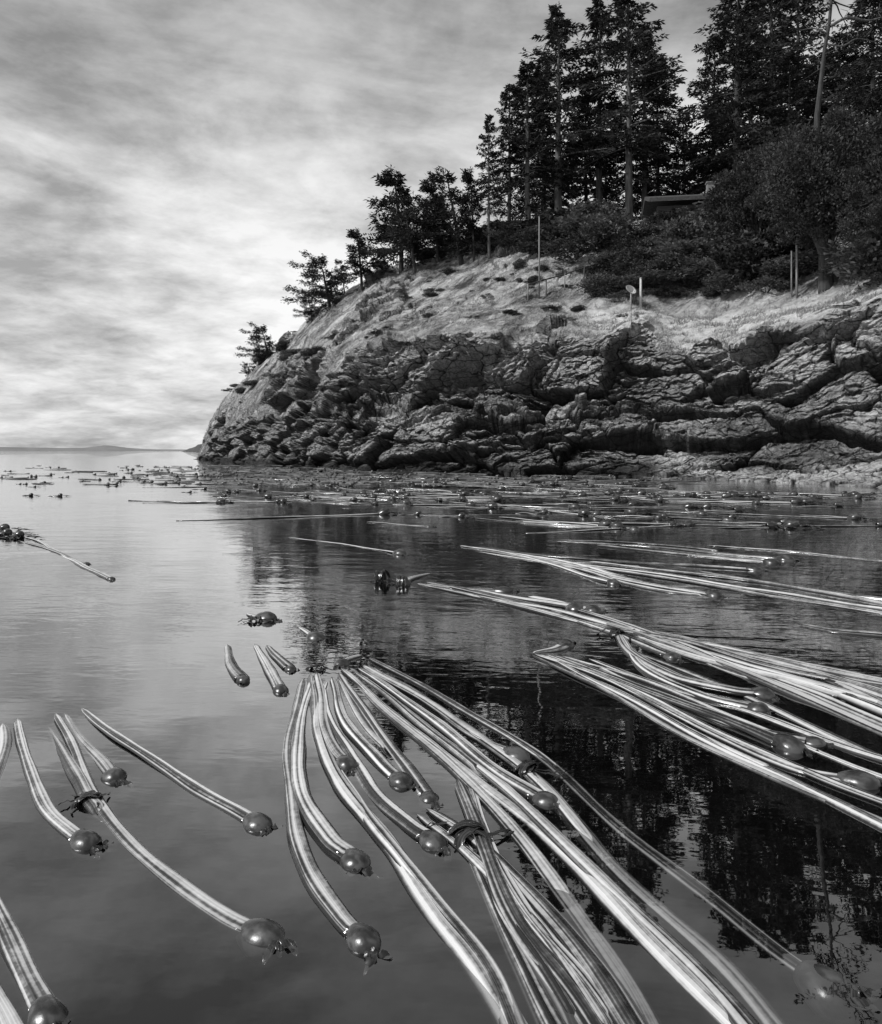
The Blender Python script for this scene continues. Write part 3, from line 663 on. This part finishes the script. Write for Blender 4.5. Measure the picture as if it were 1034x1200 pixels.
for rec in K:
    pts=rec[0]
    if len(pts)<4 or pts[0][1]>1000 or pts[0][0]<330 or rec[1]==36: continue
    if pts[0][1]>650 and random.random()<.74: continue
    dx=pts[-1][0]-pts[0][0]; dy=pts[-1][1]-pts[0][1]; l=math.hypot(dx,dy); k=(pts[len(pts)//2][1]-HY)/942*36
    sg=random.choice([-1,1])*random.uniform(1.2,1.9)*k; ox,oy=-dy/l*sg,dx/l*sg*.8
    q=[(p_[0]+ox*(.35+.65*i/len(pts))+random.uniform(-2,2),p_[1]+oy*(.35+.65*i/len(pts))) for i,p_ in enumerate(pts)]
    if pts[-1][0]<1040 and pts[-1][1]<1190: q=q[:-1]
    if len(q)>2: extra.append((q,None,.006))
K+=extra
for rec in K:
    pts,rb=rec[0],rec[1]; sk=rec[2] if len(rec)>2 else 0.0
    ex={}
    if rb is None: ex['label']='pale striped kelp stalk lying on calm water'
    elif pts[-1][1]>1190 or pts[-1][0]>1040: ex['label']='long pale bull kelp stalk trailing across dark water'
    elif rb>=28: ex['label']='bull kelp with large swollen bulb just under the surface'
    if len(pts)==3 and pts[-1][1]>670 and rb and rb>=9: ex['label']='short bull kelp stub with dark bulb and frilled fronds'
    py=pts[-1][1]; ww=.0285 if py>900 or pts[0][0]<470 else (.040 if py>740 else (.046 if py>690 else .044))
    if rb is None: ww*=.85
    kelp(pts,rb,w=ww,fr=3 if py>700 else 2,sink=sk,**ex)
def tangle(px,py,size,ax,label,n=7,up=.55):
    b=wpt(px,py); g=Geo(); rs=np.random.default_rng(int(px)); a0=math.atan2(ax[1],ax[0])
    for q in range(n):
        off=rs.normal(0,.25)*size; t=np.linspace(0,3.5,16)*(1+.2*rs.random()); r=size*rs.uniform(.5,.8)
        ac=np.array([math.cos(a0),math.sin(a0),0]); sc_=np.array([-ac[1],ac[0],0])
        P=np.outer(np.cos(t)*r,sc_)+np.outer(np.sin(t)*r*up+.005,[0,0,1])+np.outer(off+(t-1.6)*size*rs.normal(0,.2),ac)
        ribbon(g,P,np.full(16,.010)*rs.uniform(.6,1.2),.2,q)
    fronds(g,np.array([0,0,.02]),ac,size*.2,5,size*2.2,rs,2.2,.01)
    obj('kelp_tangle',g.mesh('kelp_tangle',True,True),M_frond,loc=tuple(b),label=label,category='kelp')
tangle(104,938,.045,(.4,-1),'dark frond knotted around kelp stalks'); tangle(550,982,.06,(.3,-1),'dark glossy frond wrapped around several kelp stalks',10)
tangle(722,745,.08,(.6,-.8),'dark frond strands caught over kelp stalks',5); tangle(372,783,.05,(0,-1),'knot where kelp stalks gather on the water',6,.3)
tangle(448,682,.09,(1,0),'clump of dark upright fronds in still water',9,1.3);tangle(470,686,.08,(1,0),'clump of dark upright fronds in still water',8,1.2);tangle(618,905,.05,(1,-1),'small dark frond beside a kelp bulb',5)
tangle(298,728,.06,(1,0),'clump of dark fronds beside a floating bulb',6,.6)
# mid field
tmpl=[]
def mid_template(seed,L,r):
    rs=np.random.default_rng(seed); t=np.linspace(0,1,26); P=np.stack([t*L-L,.12*L*np.sin(t*2.2+seed)*(1-t),0*t],-1); R=r*(.5+.5*t)
    P[:,2]=.004+.007*np.sin(t*9+seed); g=Geo(); tube(g,P,R,10,.5); a=g.mesh('kelp_stipe',True,True)
    g=Geo(); bulbmesh(g,np.array([r,0,.03]),r*1.8,(1,0,0),rs.uniform(-.1,.5)); b=g.mesh('kelp_bulb',True,True)
    g=Geo(); fronds(g,np.array([r,0,.04]),np.array([1,0,0]),r*2.0,6,.25,rs,1.2,.02); c=g.mesh('kelp_frond',True,True)
    return a,b,c
for s_,L,r in((1,1.8,.038),(2,2.6,.042),(3,1.1,.034),(4,3.4,.046),(5,.4,.03)): tmpl.append(mid_template(s_,L,r))
def put_mid(px,py,v,rot,s=1):
    b=wpt(px,py); a,bb,c=tmpl[v]
    e=obj('bull_kelp',None,loc=tuple(b),label='slender bull kelp with small dark bulb on rippled water',category='kelp',group='bull kelp floating on the water'); e.rotation_euler=(0,0,rot); e.scale=(s,s,s)
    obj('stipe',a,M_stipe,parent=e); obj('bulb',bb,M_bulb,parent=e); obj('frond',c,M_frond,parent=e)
cnt=0
while cnt<180:
    px=random.uniform(255,1060); py=HY+random.choice([random.uniform(30,56),random.uniform(34,66),random.uniform(46,92)])
    if px<420 and py>HY+62: continue
    if py>HY+78 and px<600: continue
    if px>780 and py<HY+50: continue
    put_mid(px,py,random.choice([0,1,2,3,1,2,4]),random.gauss(-.3,.3),random.uniform(.7,1.1)); cnt+=1
for _ in range(22): put_mid(random.uniform(10,260),HY+random.uniform(22,54),4 if random.random()<.8 else 2,random.uniform(-1,.6),random.uniform(.5,.9))
put_mid(8,628,4,-1,1.1);put_mid(20,630,4,-.4,1.0);put_mid(2,622,4,-.2,1.1)
# far bed
g=Geo(); rs=np.random.default_rng(3)
for _ in range(1300):
    py=HY+rs.uniform(17,40); px=rs.uniform(-40,790) if rs.random()<.7 else rs.uniform(150,420)
    if px<230 and rs.random()<.65: continue
    b=wpt(px,py); L=rs.uniform(.3,1.6)*(1 if rs.random()<.5 else .25); a=rs.normal(-.3,.4); t=np.linspace(0,1,5)
    P=b+np.outer(t*L,[math.cos(a),math.sin(a),0]); P[:,2]=.006+.010*np.sin(t*5+b[0]); tube(g,P,np.array([.014,.026,.030,.034,.02]),5,.6)
    if rs.random()<.35:
        c=P[-1]+[0,0,.02]; tt=np.array([[1,0,0],[-1,0,0],[0,1,0],[0,-1,0],[0,0,1],[0,0,-1]])*.06*rs.uniform(.6,1.3); g.add(c+tt,[[0,2,4],[2,1,4],[1,3,4],[3,0,4],[2,0,5],[1,2,5],[3,1,5],[0,3,5]])
obj('kelp_bed',g.mesh('kelp_bed',True),M_far,kind='stuff',label='distant bed of floating kelp on the sea',category='kelp')

# ------------------------------------------------------------ world & light
SE,SA=math.radians(48),math.radians(262)
w=bpy.data.worlds.new('World'); scene.world=w; w.use_nodes=True; nt=w.node_tree; bg=nt.nodes['Background']
sky=N(nt,'ShaderNodeTexSky',sky_type='NISHITA'); sky.sun_disc=False; sky.sun_elevation=SE; sky.sun_rotation=SA
bw=N(nt,'ShaderNodeRGBToBW'); nt.links.new(sky.outputs[0],bw.inputs[0]); base=math_(nt,'MULTIPLY',bw.outputs[0],.05)
tc=N(nt,'ShaderNodeTexCoord').outputs['Generated']; sp=N(nt,'ShaderNodeSeparateXYZ'); nt.links.new(tc,sp.inputs[0])
zc=math_(nt,'MAXIMUM',sp.outputs[2],0.0); zd=math_(nt,'ADD',zc,.2)
cb=N(nt,'ShaderNodeCombineXYZ'); nt.links.new(math_(nt,'DIVIDE',sp.outputs[0],zd),cb.inputs[0]); nt.links.new(math_(nt,'DIVIDE',sp.outputs[1],zd),cb.inputs[1])
c1=noise(nt,mapping(nt,cb.outputs[0],(.9,.8,1),(0,0,.3),(5.3,2.2,0)),1.3,9,.58,.2); c2=noise(nt,mapping(nt,cb.outputs[0],(1.0,1.0,1),(0,0,.4)),4.2,10,.62,.2)
c3=noise(nt,mapping(nt,tc,(1.4,1.4,6.0),(0,-.08,0),(2.2,0,.7)),1.7,9,.6,.3)
cl=math_(nt,'ADD',math_(nt,'MULTIPLY',c1,.38),math_(nt,'ADD',math_(nt,'MULTIPLY',c2,.26),math_(nt,'MULTIPLY',c3,.36)))
cloud=ramp(nt,cl,[(.42,.42),(.47,.64),(.52,.88),(.58,1.14)])
el=ramp(nt,zc,[(0,.70),(.06,.72),(.2,.74),(.33,.66),(.45,.46),(.6,.42)])
tot=math_(nt,'ADD',math_(nt,'MULTIPLY',cloud,el),math_(nt,'MULTIPLY',base,.25))
nt.links.new(tot,bg.inputs['Color']); bg.inputs['Strength'].default_value=1.1
sl=bpy.data.lights.new('sun','SUN'); sl.energy=4.8; sl.angle=math.radians(3); so=bpy.data.objects.new('sun',sl); COL.objects.link(so)
sd=Vector((-.72,-.2,.82)).normalized(); so.rotation_euler=sd.to_track_quat('Z','Y').to_euler()

cam=bpy.data.cameras.new('camera'); co=bpy.data.objects.new('camera',cam); COL.objects.link(co); co.location=(0,0,H0); co.rotation_euler=(math.pi/2,0,0)
cam.sensor_fit='HORIZONTAL'; cam.sensor_width=36; cam.lens=F/1034*36; cam.shift_y=-72/1034; cam.clip_start=.05; cam.clip_end=20000
scene.camera=co
scene.view_settings.view_transform='Standard'; scene.view_settings.look='None'; scene.view_settings.exposure=0
